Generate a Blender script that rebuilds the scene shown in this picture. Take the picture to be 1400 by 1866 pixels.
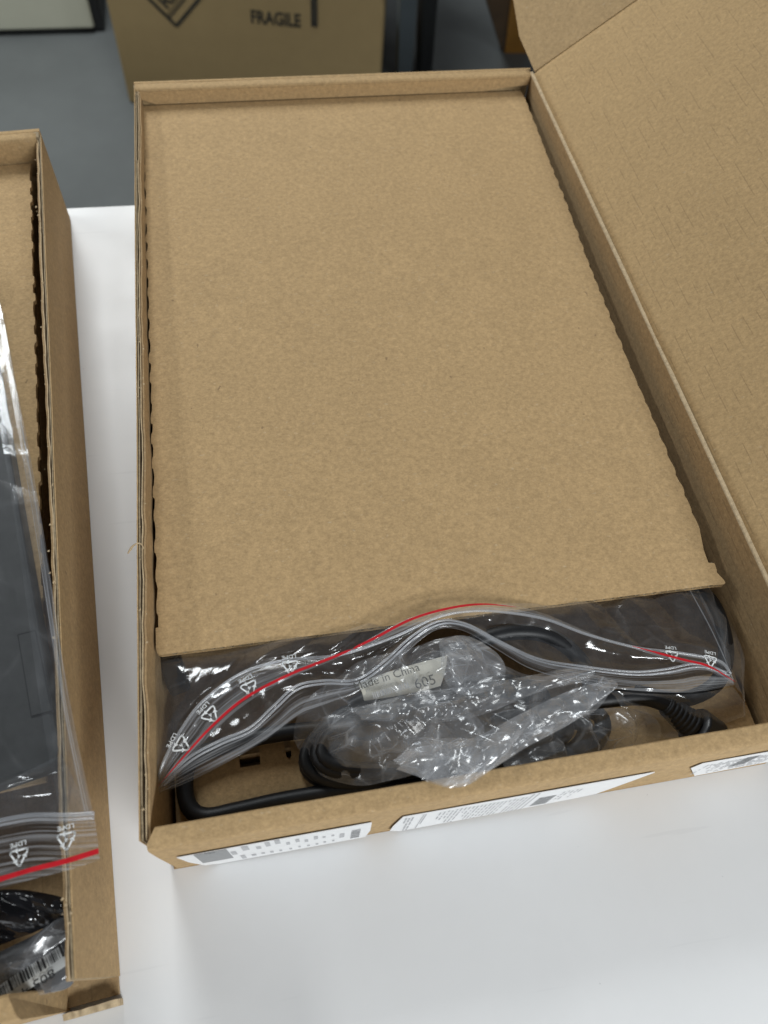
import bpy, bmesh, math, random
import numpy as np
from mathutils import Vector, Matrix, noise
random.seed(7); rng = np.random.default_rng(7)
for o in list(bpy.data.objects): bpy.data.objects.remove(o)
sc = bpy.context.scene
# ------------------------------------------------------------------ camera
CR = np.array([[0.9829531, -0.1721601, 0.0645295], [-0.116439, -0.8545362, -0.5061717], [0.1422854, 0.4900293, -0.8600152]])
CC = np.array([0.057625, -0.05453, 0.37722])
FPX = 1395.16
cam = bpy.data.cameras.new('camera'); cam_o = bpy.data.objects.new('camera', cam)
sc.collection.objects.link(cam_o); sc.camera = cam_o
cam.sensor_fit = 'VERTICAL'; cam.sensor_height = 36.0; cam.lens = FPX / 1866 * 36
cam.clip_start = 0.01; cam.clip_end = 60
M = Matrix.Identity(4)
for i in range(3):
    M[i][0] = CR[0][i]; M[i][1] = -CR[1][i]; M[i][2] = -CR[2][i]; M[i][3] = CC[i]
cam_o.matrix_world = M
cam.dof.use_dof = True; cam.dof.focus_distance = 0.375; cam.dof.aperture_fstop = 9.5
# ------------------------------------------------------------------ world, lamps, exposure
w = bpy.data.worlds.new('World'); sc.world = w; w.use_nodes = True
bg = w.node_tree.nodes['Background']; bg.inputs[0].default_value = (0.95, 0.97, 1.0, 1); bg.inputs[1].default_value = 0.07
def ceiling_lamp(name, loc, sx, sy, watt, col):
    l = bpy.data.lights.new(name, 'AREA'); l.shape = 'RECTANGLE'; l.size = sx; l.size_y = sy; l.energy = watt; l.color = col
    o = bpy.data.objects.new(name, l); sc.collection.objects.link(o); o.location = loc
    return o
ceiling_lamp('ceiling_lamp', (-0.20, 1.60, 1.12), 0.40, 1.0, 22, (0.96, 1.0, 1.01))
ceiling_lamp('ceiling_lamp', (1.00, -1.60, 1.15), 1.2, 0.40, 65, (0.96, 1.0, 1.02))
ceiling_lamp('ceiling_lamp', (-1.90, 1.20, 1.55), 0.40, 1.4, 20, (0.97, 1.0, 1.0))
sc.render.engine = 'CYCLES'
sc.cycles.transparent_max_bounces = 40; sc.cycles.max_bounces = 10
sc.view_settings.view_transform = 'Standard'; sc.view_settings.look = 'None'
sc.view_settings.exposure = 0.30; sc.view_settings.gamma = 1.0
sc.render.resolution_x = 768; sc.render.resolution_y = 1024
# ------------------------------------------------------------------ helpers
S = 1.0
H = 0.0660           # height of the flat boxes
L = 0.479            # inner length of the open box
BW = 0.28            # inner width
def P(x, y, z):
    """point at height z seen at position (x, y) of the photograph"""
    v = CR.T @ np.array([(x - 700) / FPX, (y - 933) / FPX, 1.0])
    return Vector(CC + v * ((z - CC[2]) / v[2]))
WM = {}
def link(o, parent=None, local=None):
    sc.collection.objects.link(o)
    local = local if local is not None else Matrix.Identity(4)
    if parent is not None:
        o.parent = parent; WM[o] = WM[parent] @ local
    else: WM[o] = local
    o.matrix_local = local
    return o
def tag(o, label, cat=None, group=None):
    o['label'] = label
    if cat: o['category'] = cat
    if group: o['group'] = group
    return o
def thing(name, loc, label, cat, rz=0.0, group=None):
    o = bpy.data.objects.new(name, None); o.empty_display_size = 0.02
    link(o, None, Matrix.Translation(Vector(loc)) @ Matrix.Rotation(rz, 4, 'Z'))
    return tag(o, label, cat, group)
def mesh(name, verts, faces, mat, parent=None, smooth=False, uv=None, local=None, raw=False):
    """verts in world space (raw: already in the object's own space)"""
    me = bpy.data.meshes.new(name)
    o = bpy.data.objects.new(name, me); link(o, parent, local)
    if not raw:
        inv = WM[o].inverted(); verts = [inv @ Vector(v) for v in verts]
    me.from_pydata([tuple(v) for v in verts], [], faces); me.materials.append(mat)
    if smooth: me.polygons.foreach_set('use_smooth', [True] * len(me.polygons))
    if uv is not None:
        l = me.uv_layers.new(name='UVMap')
        for lp in me.loops: l.data[lp.index].uv = uv[lp.vertex_index]
    me.update()
    return o
def fixn(o):
    bm = bmesh.new(); bm.from_mesh(o.data); bmesh.ops.recalc_face_normals(bm, faces=bm.faces); bm.to_mesh(o.data); bm.free()
    return o
class MB:
    def __init__(s): s.v = []; s.f = []
    def add(s, v, f):
        n = len(s.v); s.v += [Vector(q) for q in v]; s.f += [tuple(i + n for i in q) for q in f]
    def box(s, a, b, T=None):
        x0, y0, z0 = a; x1, y1, z1 = b
        v = [Vector(q) for q in [(x0,y0,z0),(x1,y0,z0),(x1,y1,z0),(x0,y1,z0),(x0,y0,z1),(x1,y0,z1),(x1,y1,z1),(x0,y1,z1)]]
        if T: v = [T @ q for q in v]
        s.add(v, [(0,3,2,1),(4,5,6,7),(0,1,5,4),(1,2,6,5),(2,3,7,6),(3,0,4,7)])
    def prism(s, poly, T, t0, t1):
        """poly: 2-D outline in the plane of T (x, y), extruded from t0 to t1 along T's z"""
        n = len(poly)
        v = [T @ Vector((p[0], p[1], t0)) for p in poly] + [T @ Vector((p[0], p[1], t1)) for p in poly]
        s.add(v, [tuple(range(n))[::-1], tuple(range(n, 2 * n))] + [(i, (i + 1) % n, n + (i + 1) % n, n + i) for i in range(n)])
    def build(s, name, mat, parent=None, smooth=False, bevel=0, **k):
        o = mesh(name, s.v, s.f, mat, parent, smooth, **k); fixn(o)
        if bevel:
            m = o.modifiers.new('bevel', 'BEVEL'); m.width = bevel; m.segments = 2; m.limit_method = 'ANGLE'
        return o
def crom(pts, n):
    """Catmull-Rom resampled to n points, even in length"""
    p = [np.array(q, float) for q in pts]; p = [2 * p[0] - p[1]] + p + [2 * p[-1] - p[-2]]
    out = []
    for i in range(1, len(p) - 2):
        for t in np.linspace(0, 1, 24, endpoint=False):
            a, b, c, d = p[i-1], p[i], p[i+1], p[i+2]
            out.append(0.5 * ((2*b) + (-a+c)*t + (2*a-5*b+4*c-d)*t*t + (-a+3*b-3*c+d)*t**3))
    out.append(p[-2]); out = np.array(out)
    s = np.concatenate([[0], np.cumsum(np.linalg.norm(np.diff(out, axis=0), axis=1))])
    u = np.linspace(0, s[-1], n)
    return np.stack([np.interp(u, s, out[:, k]) for k in range(out.shape[1])], 1), s[-1]
def tube_data(pts, r, n=120, k=12, resample=True):
    c = crom(pts, n)[0] if resample else np.array(pts)
    n = len(c); rr = r if hasattr(r, '__len__') else [r] * n
    if hasattr(r, '__len__') and len(r) != n: rr = np.interp(np.linspace(0, 1, n), np.linspace(0, 1, len(r)), r)
    V = []; F = []; up = Vector((0, 0, 1))
    for i in range(n):
        t = Vector(c[min(i+1, n-1)] - c[max(i-1, 0)]).normalized()
        a = (up - t * up.dot(t)); a = a.normalized() if a.length > 1e-4 else t.orthogonal().normalized()
        up = a; b = t.cross(a)
        for j in range(k):
            q = 2 * math.pi * j / k; V.append(Vector(c[i]) + (a * math.cos(q) + b * math.sin(q)) * rr[i])
    for i in range(n - 1):
        for j in range(k): F.append((i*k+j, i*k+(j+1) % k, (i+1)*k+(j+1) % k, (i+1)*k+j))
    F.append(tuple(range(k))[::-1]); F.append(tuple((n-1)*k+j for j in range(k)))
    return V, F
def tube(name, pts, r, mat, parent=None, n=120, k=12):
    V, F = tube_data(pts, r, n, k)
    return mesh(name, V, F, mat, parent, True)
def crumple(p, seed, freq, amp, oct=6):
    """sharp-folded sheet: folded triangle waves in many directions, faded in and out"""
    r = random.Random(seed); h = 0
    for i in range(oct):
        a = r.uniform(0, math.pi); f = freq * r.uniform(0.6, 1.9) * (1 + i * 0.25)
        ph = r.uniform(0, 10); wv = noise.noise(Vector((p[0]*freq*.5 + i*7, p[1]*freq*.5, seed))) * 0.9
        t = (p[0]*math.cos(a) + p[1]*math.sin(a)) * f + ph + wv
        tri = abs((t % 1.0) - 0.5) * 2
        m = noise.noise(Vector((p[0]*freq*.8, p[1]*freq*.8 + i*13, seed + 3.3)))
        h += (tri - .5) * amp / (1 + i * 0.35) * max(0.0, 0.45 + 1.3 * m)
    return h
def film(name, A, B, mat, parent, nu=160, nv=24, bulge=0.0, cr=(0, 40, 0.0), edge=0.0):
    """clear sheet spanned between two lines of points, with folds"""
    a, la = crom(A, nu); b, lb = crom(B, nu)
    V = []; UV = []; F = []
    for i in range(nu):
        for j in range(nv):
            t = j / (nv - 1); q = a[i] * (1 - t) + b[i] * t; u = i / (nu - 1)
            wdt = float(np.linalg.norm(b[i] - a[i])); m = (u * la, t * max(wdt, .012))
            e = 1.0 if edge else min(1.0, 6 * min(t, 1 - t, ) + 0.05)
            h = bulge * math.sin(math.pi * t) + crumple(m, *cr) * e
            V.append(Vector(q) + Vector((0.25 * h, -0.3 * h, h))); UV.append(m)
    for i in range(nu - 1):
        for j in range(nv - 1): F.append((i*nv+j, (i+1)*nv+j, (i+1)*nv+j+1, i*nv+j+1))
    return mesh(name, V, F, mat, parent, True, UV)
def blob_film(name, outline, centre, mat, parent, n=220, m=40, dome=0.01, cr=(3, 50, .004), prof=2.0):
    c = np.array(centre, float); o, ln = crom(list(outline) + [outline[0]], n + 1); o = o[:-1]
    V = [Vector(c) + Vector((0, 0, dome))]; UV = [(c[0], c[1])]; F = []
    for j in range(1, m + 1):
        t = j / m
        for i in range(n):
            q = c * (1 - t) + o[i] * t
            d = dome * (1 - t ** prof); h = crumple((q[0], q[1]), *cr) * (0.35 + 0.65 * (1 - t ** 4))
            V.append(Vector(q) + Vector((.3*h, -.3*h, d + h))); UV.append((q[0], q[1]))
    for i in range(n): F.append((0, 1 + i, 1 + (i + 1) % n))
    for j in range(m - 1):
        for i in range(n):
            a = 1 + j*n; F.append((a+i, a+n+i, a+n+(i+1) % n, a+(i+1) % n))
    return mesh(name, V, F, mat, parent, True, UV)
def text_mesh(name, s, size, T, mat, parent, align='CENTER', stretch=1.0, depth=0.0, bold=0.0):
    cu = bpy.data.curves.new('t', 'FONT'); cu.body = s; cu.size = size; cu.align_x = align; cu.align_y = 'CENTER'; cu.extrude = depth; cu.offset = bold
    cu.resolution_u = 3
    ob = bpy.data.objects.new('t', cu); sc.collection.objects.link(ob)
    me = bpy.data.meshes.new_from_object(ob); vs = [T @ Vector((v.co.x * stretch, v.co.y, v.co.z)) for v in me.vertices]
    fs = [tuple(p.vertices) for p in me.polygons]
    bpy.data.objects.remove(ob); bpy.data.curves.remove(cu); bpy.data.meshes.remove(me)
    return mesh(name, vs, fs, mat, parent)
def text_geo(s, size, T, stretch=1.0):
    cu = bpy.data.curves.new('t', 'FONT'); cu.body = s; cu.size = size; cu.align_x = 'CENTER'; cu.align_y = 'CENTER'; cu.resolution_u = 2
    ob = bpy.data.objects.new('t', cu); sc.collection.objects.link(ob)
    me = bpy.data.meshes.new_from_object(ob); vs = [T @ Vector((v.co.x * stretch, v.co.y, v.co.z)) for v in me.vertices]
    fs = [tuple(p.vertices) for p in me.polygons]
    bpy.data.objects.remove(ob); bpy.data.curves.remove(cu); bpy.data.meshes.remove(me)
    return vs, fs
def frame(o, x, y):
    """4x4 with origin o, x axis, y axis in plane"""
    x = Vector(x).normalized(); y = Vector(y); y = (y - x * y.dot(x)).normalized(); z = x.cross(y)
    return Matrix(((x[0], y[0], z[0], o[0]), (x[1], y[1], z[1], o[1]), (x[2], y[2], z[2], o[2]), (0, 0, 0, 1)))
# ------------------------------------------------------------------ materials
def newmat(name):
    m = bpy.data.materials.new(name); m.use_nodes = True; nt = m.node_tree; nt.nodes.clear()
    out = nt.nodes.new('ShaderNodeOutputMaterial'); return m, nt, out
def N(nt, t, **k):
    n = nt.nodes.new('ShaderNode' + t)
    for a, b in k.items(): setattr(n, a, b)
    return n
def ramp(nt, stops, src):
    r = N(nt, 'ValToRGB'); e = r.color_ramp.elements
    while len(e) < len(stops): e.new(0.5)
    for q, (p, c) in zip(e, stops): q.position = p; q.color = tuple(c) + (1,) if len(c) == 3 else c
    nt.links.new(src, r.inputs[0]); return r.outputs[0]
def noise_tex(nt, vec, scale, detail=4, rough=.55, stretch=None):
    if stretch:
        mp = N(nt, 'Mapping'); mp.inputs['Scale'].default_value = stretch; nt.links.new(vec, mp.inputs[0]); vec = mp.outputs[0]
    n = N(nt, 'TexNoise'); n.inputs['Scale'].default_value = scale; n.inputs['Detail'].default_value = detail; n.inputs['Roughness'].default_value = rough
    nt.links.new(vec, n.inputs['Vector']); return n.outputs[0]
def mixc(nt, fac, a, b, mode='MIX'):
    m = N(nt, 'Mix', data_type='RGBA', blend_type=mode)
    for s, v in ((m.inputs[0], fac), (m.inputs[6], a), (m.inputs[7], b)):
        if isinstance(v, (int, float)): s.default_value = v
        elif isinstance(v, tuple): s.default_value = v + (1,)
        else: nt.links.new(v, s)
    return m.outputs[2]
def mth(nt, op, a, b=0.0, clamp=False):
    m = N(nt, 'Math', operation=op, use_clamp=clamp)
    for s, v in ((m.inputs[0], a), (m.inputs[1], b)):
        if isinstance(v, (int, float)): s.default_value = v
        else: nt.links.new(v, s)
    return m.outputs[0]
def kraft(name, base=(0.452, 0.310, 0.158), ribs=None, var=1.0, along='x'):
    m, nt, out = newmat(name)
    tc = N(nt, 'TexCoord'); v = tc.outputs['Object']
    big = noise_tex(nt, v, 28, 3, .5); mid = noise_tex(nt, v, 360, 7, .75)
    fine = noise_tex(nt, v, 1100, 3, .7)
    st = (0.6, 1, 1) if along == 'x' else (1, 0.6, 1)
    fib = noise_tex(nt, v, 900, 4, .7, st)
    dark = tuple(c * (1 - .19 * var) for c in base); lite = tuple(min(1, c * (1 + .17 * var)) for c in base)
    c = ramp(nt, [(.32, dark), (.68, lite)], mid)
    c = mixc(nt, .5, c, ramp(nt, [(.35, (.80, .79, .77)), (.65, (1.12, 1.12, 1.13))], fib), 'MULTIPLY')
    c = mixc(nt, .45, c, ramp(nt, [(.33, (.82, .81, .79)), (.67, (1.1, 1.1, 1.1))], fine), 'MULTIPLY')
    c = mixc(nt, .5, c, ramp(nt, [(.36, (.94, .94, .94)), (.64, (1.03, 1.03, 1.03))], big), 'MULTIPLY')
    # light and dark flecks of recycled fibre
    fl = noise_tex(nt, v, 520, 2, .5, (.7, 1.3, 1))
    c = mixc(nt, mth(nt, 'MULTIPLY', ramp(nt, [(.66, (0, 0, 0)), (.76, (1, 1, 1))], fl), .28), c, (.62, .52, .38))
    fd = noise_tex(nt, v, 260, 2, .4, (1.3, .8, 1))
    c = mixc(nt, mth(nt, 'MULTIPLY', ramp(nt, [(.755, (0, 0, 0)), (.79, (1, 1, 1))], fd), .5), c, (.12, .08, .05))
    b = N(nt, 'Bump'); b.inputs['Strength'].default_value = .22; b.inputs['Distance'].default_value = .0004
    hgt = mth(nt, 'ADD', mth(nt, 'MULTIPLY', fib, .6), mth(nt, 'MULTIPLY', mid, .6))
    if ribs:
        # crushed flutes: broken fine lines along the local y axis
        sp = N(nt, 'SeparateXYZ'); nt.links.new(v, sp.inputs[0])
        wob = mth(nt, 'MULTIPLY', mth(nt, 'SUBTRACT', noise_tex(nt, v, 25, 2), .5), .25)
        t = mth(nt, 'ADD', mth(nt, 'MULTIPLY', sp.outputs[ribs[1]], 1 / ribs[0]), wob)
        fr = mth(nt, 'ABSOLUTE', mth(nt, 'SUBTRACT', mth(nt, 'FRACT', t), .5))
        line = ramp(nt, [(0.0, (1, 1, 1)), (ribs[3], (0, 0, 0))], fr)
        stp = [1, 1, 1]; stp[ribs[1]] = 3.2; stp[1 - ribs[1]] = .8
        dash = ramp(nt, [(.50, (0, 0, 0)), (.57, (1, 1, 1))], noise_tex(nt, v, 75, 1, .4, tuple(stp)))
        lm = mth(nt, 'MULTIPLY', line, dash)
        c = mixc(nt, mth(nt, 'MULTIPLY', lm, ribs[2]), c, (.17, .115, .06))
        broad = mth(nt, 'MULTIPLY', fr, .35)
        hgt = mth(nt, 'ADD', hgt, mth(nt, 'SUBTRACT', mth(nt, 'MULTIPLY', broad, 1.0), lm))
        b.inputs['Strength'].default_value = .22
    nt.links.new(hgt, b.inputs['Height'])
    p = N(nt, 'BsdfPrincipled'); nt.links.new(c, p.inputs['Base Color']); p.inputs['Roughness'].default_value = .82
    p.inputs['Specular IOR Level'].default_value = .22; nt.links.new(b.outputs[0], p.inputs['Normal'])
    nt.links.new(p.outputs[0], out.inputs[0]); return m
def simple(name, col, rough=.5, spec=.5, metal=0.0, var=.08, scale=60, bump=0.0, bscale=400, coord='Object'):
    m, nt, out = newmat(name); tc = N(nt, 'TexCoord'); v = tc.outputs[coord]
    n = noise_tex(nt, v, scale, 5, .6)
    c = ramp(nt, [(.3, tuple(q * (1 - var) for q in col)), (.7, tuple(min(1, q * (1 + var)) for q in col))], n)
    p = N(nt, 'BsdfPrincipled'); nt.links.new(c, p.inputs['Base Color']); p.inputs['Metallic'].default_value = metal
    r = mth(nt, 'ADD', mth(nt, 'MULTIPLY', n, .12), rough - .06); nt.links.new(r, p.inputs['Roughness'])
    p.inputs['Specular IOR Level'].default_value = spec
    if bump:
        b = N(nt, 'Bump'); b.inputs['Strength'].default_value = bump; b.inputs['Distance'].default_value = .0005
        nt.links.new(noise_tex(nt, v, bscale, 3), b.inputs['Height']); nt.links.new(b.outputs[0], p.inputs['Normal'])
    nt.links.new(p.outputs[0], out.inputs[0]); return m
def plastic(name, haze=.08, rough=.1, gloss=.35, tint=(.95, .96, .97), lines=False, wr=.08, crease=None):
    m, nt, out = newmat(name); tc = N(nt, 'TexCoord')
    tr = N(nt, 'BsdfTransparent'); tr.inputs[0].default_value = tint + (1,)
    df = N(nt, 'BsdfDiffuse'); df.inputs[0].default_value = (.78, .80, .84, 1)
    tl = N(nt, 'BsdfTranslucent'); tl.inputs[0].default_value = (.78, .80, .84, 1)
    gl = N(nt, 'BsdfGlossy'); gl.inputs[0].default_value = (1, 1, 1, 1); gl.inputs['Roughness'].default_value = rough
    b = N(nt, 'Bump'); b.inputs['Strength'].default_value = wr; b.inputs['Distance'].default_value = .002
    uv = tc.outputs['UV']
    n1 = noise_tex(nt, uv, 90, 5, .6)
    if lines:
        n2 = noise_tex(nt, uv, 750, 3, .6, (.012, 1, 1)); h = n2
        b.inputs['Strength'].default_value = .12
    else: h = n1
    nt.links.new(h, b.inputs['Height'])
    for q in (df, gl): nt.links.new(b.outputs[0], q.inputs['Normal'])
    hz = N(nt, 'MixShader'); hz.inputs[0].default_value = .4
    nt.links.new(df.outputs[0], hz.inputs[1]); nt.links.new(tl.outputs[0], hz.inputs[2])
    lw = N(nt, 'LayerWeight'); lw.inputs[0].default_value = .35
    if lines: f = mth(nt, 'MULTIPLY', ramp(nt, [(.46, (.2, .2, .2)), (.57, (2.3, 2.3, 2.3))], n2), haze)
    else: f = mth(nt, 'MULTIPLY', ramp(nt, [(.3, (.6, .6, .6)), (.75, (1.5, 1.5, 1.5))], n1), haze)
    if crease:
        # sharp folds in the film: thin whitened lines that also bend the surface
        wp = N(nt, 'TexNoise'); wp.inputs['Scale'].default_value = 30; wp.inputs['Detail'].default_value = 2; nt.links.new(uv, wp.inputs['Vector'])
        vm = N(nt, 'VectorMath', operation='SCALE'); nt.links.new(wp.outputs['Color'], vm.inputs[0]); vm.inputs['Scale'].default_value = .022
        va = N(nt, 'VectorMath', operation='ADD'); nt.links.new(uv, va.inputs[0]); nt.links.new(vm.outputs[0], va.inputs[1])
        hs = None; ls = None
        for sc2, st2, wd2 in ((crease[0], (1, .55, 1), .030), (crease[0] * 2.3, (.5, 1.2, 1), .045)):
            mp = N(nt, 'Mapping'); mp.inputs['Scale'].default_value = st2; nt.links.new(va.outputs[0], mp.inputs[0])
            vo = N(nt, 'TexVoronoi', feature='DISTANCE_TO_EDGE'); vo.inputs['Scale'].default_value = sc2; nt.links.new(mp.outputs[0], vo.inputs['Vector'])
            ln = ramp(nt, [(0.0, (1, 1, 1)), (wd2, (0, 0, 0))], vo.outputs['Distance'])
            hh = mth(nt, 'MULTIPLY', mth(nt, 'MINIMUM', vo.outputs['Distance'], .22), 4.0 / sc2 * crease[0])
            hs = hh if hs is None else mth(nt, 'ADD', hs, hh); ls = ln if ls is None else mth(nt, 'MAXIMUM', ls, ln)
        fade = ramp(nt, [(.42, (0, 0, 0)), (.62, (1, 1, 1))], noise_tex(nt, uv, 45, 2))
        f = mth(nt, 'ADD', f, mth(nt, 'MULTIPLY', mth(nt, 'MULTIPLY', ls, fade), crease[1]))
        b2_ = N(nt, 'Bump'); b2_.inputs['Strength'].default_value = crease[2]; b2_.inputs['Distance'].default_value = .002
        nt.links.new(hs, b2_.inputs['Height']); nt.links.new(b.outputs[0], b2_.inputs['Normal'])
        for q in (df, gl): nt.links.new(b2_.outputs[0], q.inputs['Normal'])
    f = mth(nt, 'ADD', f, mth(nt, 'MULTIPLY', mth(nt, 'POWER', lw.outputs['Facing'], 3), .28), True)
    a = N(nt, 'MixShader'); nt.links.new(f, a.inputs[0]); nt.links.new(tr.outputs[0], a.inputs[1]); nt.links.new(hz.outputs[0], a.inputs[2])
    g = mth(nt, 'ADD', mth(nt, 'MULTIPLY', mth(nt, 'POWER', lw.outputs['Facing'], 2.5), gloss), .055, True)
    z = N(nt, 'MixShader'); nt.links.new(g, z.inputs[0]); nt.links.new(a.outputs[0], z.inputs[1]); nt.links.new(gl.outputs[0], z.inputs[2])
    nt.links.new(z.outputs[0], out.inputs[0]); return m
K = kraft('kraft_board')
K_IN = kraft('kraft_board_inner', base=(.40, .275, .145), ribs=(.006, 0, .25, .09), along='y')
K_LID = kraft('kraft_lid_inside', base=(.475, .327, .164), ribs=(.0068, 0, .40, .055))
K_WALL = kraft('kraft_wall_inside', base=(.40, .275, .145), ribs=(.0065, 2, .35, .10), along='y')
K_EDGE = kraft('kraft_cut_edge', base=(.34, .27, .175), var=1.6)
K_TORN = kraft('kraft_torn_fibre', base=(.52, .40, .25), var=1.3)
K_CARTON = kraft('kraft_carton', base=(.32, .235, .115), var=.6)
K_CORE = kraft('kraft_flute_core', base=(.25, .18, .10), var=1.2)
def laminate():
    m, nt, out = newmat('white_laminate'); tc = N(nt, 'TexCoord'); v = tc.outputs['Object']
    n = noise_tex(nt, v, 14, 6, .65); c = ramp(nt, [(.3, (.765, .77, .775)), (.7, (.80, .805, .81))], n)
    sp = ramp(nt, [(.775, (0, 0, 0)), (.80, (1, 1, 1))], noise_tex(nt, v, 300, 2, .45))
    c = mixc(nt, mth(nt, 'MULTIPLY', sp, .35), c, (.30, .30, .31))
    sc_ = ramp(nt, [(.70, (0, 0, 0)), (.73, (1, 1, 1))], noise_tex(nt, v, 60, 2, .4, (.25, 3.0, 1)))
    c = mixc(nt, mth(nt, 'MULTIPLY', sc_, .10), c, (.5, .5, .52))
    p = N(nt, 'BsdfPrincipled'); nt.links.new(c, p.inputs['Base Color']); p.inputs['Specular IOR Level'].default_value = .35
    nt.links.new(mth(nt, 'ADD', mth(nt, 'MULTIPLY', noise_tex(nt, v, 22, 5), .2), .30), p.inputs['Roughness'])
    b = N(nt, 'Bump'); b.inputs['Strength'].default_value = .06; b.inputs['Distance'].default_value = .0003
    nt.links.new(noise_tex(nt, v, 1300, 3), b.inputs['Height']); nt.links.new(b.outputs[0], p.inputs['Normal'])
    nt.links.new(p.outputs[0], out.inputs[0]); return m
WHITE = laminate()
FLOOR = simple('grey_vinyl_floor', (.100, .108, .108), .55, .35, var=.22, scale=2.2)
BLACK = simple('black_rubber', (.009, .0095, .011), .48, .40, var=.2, scale=200, bump=.12, bscale=1500)
BLACK_TUBE = simple('black_plastic', (.010, .0105, .012), .38, .5, var=.15, scale=150)
POUCH = simple('glossy_black_film', (.012, .012, .014), .12, .7, var=.1, scale=100)
DEVICE = simple('dark_grey_aluminium', (.034, .036, .036), .42, .4, metal=.0, var=.05, scale=300, bump=.03, bscale=2500)
DEVICE_GAP = simple('dark_gap', (.012, .013, .014), .6, .3)
PAPER = simple('white_sticker_paper', (.80, .80, .80), .45, .35, var=.02, scale=200)
TAGP = simple('cream_tag_paper', (.66, .63, .54), .5, .35, var=.04, scale=200)
INK = simple('black_ink', (.02, .02, .02), .6, .2)
TAGINK = simple('thin_black_print', (.09, .09, .085), .6, .2, var=.5, scale=600)
INK_SOFT = simple('worn_black_ink', (.045, .040, .03), .7, .2, var=.4, scale=90)
GREYINK = simple('grey_print', (.46, .46, .47), .55, .3, var=.12, scale=700)
DARKINK = simple('dark_grey_print', (.27, .275, .28), .5, .3, var=.12, scale=500)
WHITEINK = simple('white_print', (.82, .84, .84), .5, .3)
RED = simple('red_zip_stripe', (.50, .012, .02), .35, .5, var=.08, scale=200)
ZIP = plastic('milky_zip_profile', haze=.30, rough=.2, gloss=.4)
FILM = plastic('clear_film', haze=.062, rough=.13, gloss=.42, crease=(26, .035, .25))
FILM_THIN = plastic('thin_clear_film', haze=.03, rough=.13, gloss=.40, crease=(16, .03, .2))
LIP = plastic('clear_lip_film', haze=.15, rough=.14, gloss=.25, lines=True)
CRUMP = plastic('crumpled_film', haze=.14, rough=.18, gloss=.5, wr=.06, crease=(48, .30, .20))
CRUMP2 = plastic('crumpled_film_dense', haze=.24, rough=.19, gloss=.45, wr=.06, crease=(50, .28, .20))
CREAM = simple('cream_paint', (.46, .46, .37), .5, .4, var=.05, scale=8)
STEEL = simple('grey_painted_steel', (.16, .19, .21), .4, .5, metal=.3, var=.06, scale=20)
BLACKST = simple('black_steel', (.015, .016, .017), .45, .5, var=.1, scale=20)
WOOD = simple('orange_varnished_wood', (.44, .20, .03), .45, .5, var=.2, scale=14)
WOOD_SHADE = simple('shaded_wood_side', (.13, .075, .035), .5, .4, var=.2, scale=14)  # same orange wood, darkened in colour for the leg's unlit side
# ------------------------------------------------------------------ setting
FZ = -0.72
fl = mesh('floor', [(-8, -6, FZ), (9, -6, FZ), (9, 12, FZ), (-8, 12, FZ)], [(0, 1, 2, 3)], FLOOR); fl['kind'] = 'structure'
tb = thing('table', (0.15, -0.1, FZ), 'white laminate table top under both open cardboard boxes', 'table')
TA = Matrix.Translation((-0.0175, 0.4405, 0)) @ Matrix.Rotation(math.radians(-1.2), 4, 'Z')
m = MB(); m.box((-.75, -1.0, -.028), (1.1, 0, 0), TA); m.build('table_top', WHITE, tb, bevel=.0015)
for x in (-.68, 1.0):
    for y in (-.93, -.10):
        m = MB(); m.box((x, y, FZ), (x + .045, y + .045, -.029), TA); m.build('leg', STEEL, tb)
# ------------------------------------------------------------------ main open box
def sheet_wall(ys, xs, z0, zs, t):
    """upright ply running along y: outer face xs[i], thickness t (signed), top heights zs[i]"""
    n = len(ys); V = []; F = []
    for i in range(n):
        V += [(xs[i], ys[i], z0), (xs[i] + t, ys[i], z0), (xs[i] + t, ys[i], zs[i]), (xs[i], ys[i], zs[i])]
    for i in range(n - 1):
        for j in range(4): F.append((4*i+j, 4*i+(j+1) % 4, 4*i+4+(j+1) % 4, 4*i+4+j))
    F += [(0, 1, 2, 3), tuple(4*(n-1)+j for j in (3, 2, 1, 0))]
    return V, F
def nz(y, s, f): return noise.noise(Vector((y * f, s * 3.7, 1.3)))
def two_ply_wall(parent, y0, y1, xo, sgn, T, h=H, seed=0, skew=0.0, gap=.0022):
    """hand-opened side wall: outer board and a torn inner ply with a dark slit between them. sgn=+1: inside lies at +x"""
    ys = np.linspace(y0, y1, 260)
    def put(name, xs, zs, t, mat, z0=.0005):
        V, F = sheet_wall(ys, xs, z0, zs, t * sgn); V = [T @ Vector(v) for v in V]
        return fixn(mesh(name, V, F, mat, parent))
    ox = [xo + skew * (y - y0) / (y1 - y0) + sgn * .0003 * nz(y, seed, 9) for y in ys]
    put('outer_liner', ox, [h - .0004 + .0003 * nz(y, seed + 1, 60) for y in ys], .0005, K)
    mx = [a + sgn * (gap * .38 + .0002 * nz(y, seed + 2, 50)) for a, y in zip(ox, ys)]
    put('flute_ply', mx, [h - .0010 + .0006 * nz(y, seed + 3, 130) for y in ys], .0006, K_EDGE)
    ix = [a + sgn * (gap + .0006 * nz(y, seed + 4, 28) + .0005 * nz(y, seed + 5, 90)) for a, y in zip(ox, ys)]
    put('inner_liner', ix, [h - .0009 + .0007 * nz(y, seed + 6, 110) for y in ys], .00045, K_TORN)
    iw = [a + sgn * .0007 for a in ix]
    put('inner_ply', iw, [h - .0022 + .0008 * nz(y, seed + 7, 70) for y in ys], .0009, K_WALL)
    # closed core deep between the plies
    V, F = sheet_wall(ys, [a + sgn * .0006 for a in mx], .0005, [h - .007] * len(ys), sgn * gap * .4)
    fixn(mesh('core', [T @ Vector(v) for v in V], F, K_CORE, parent))
I4 = Matrix.Identity(4)
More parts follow.
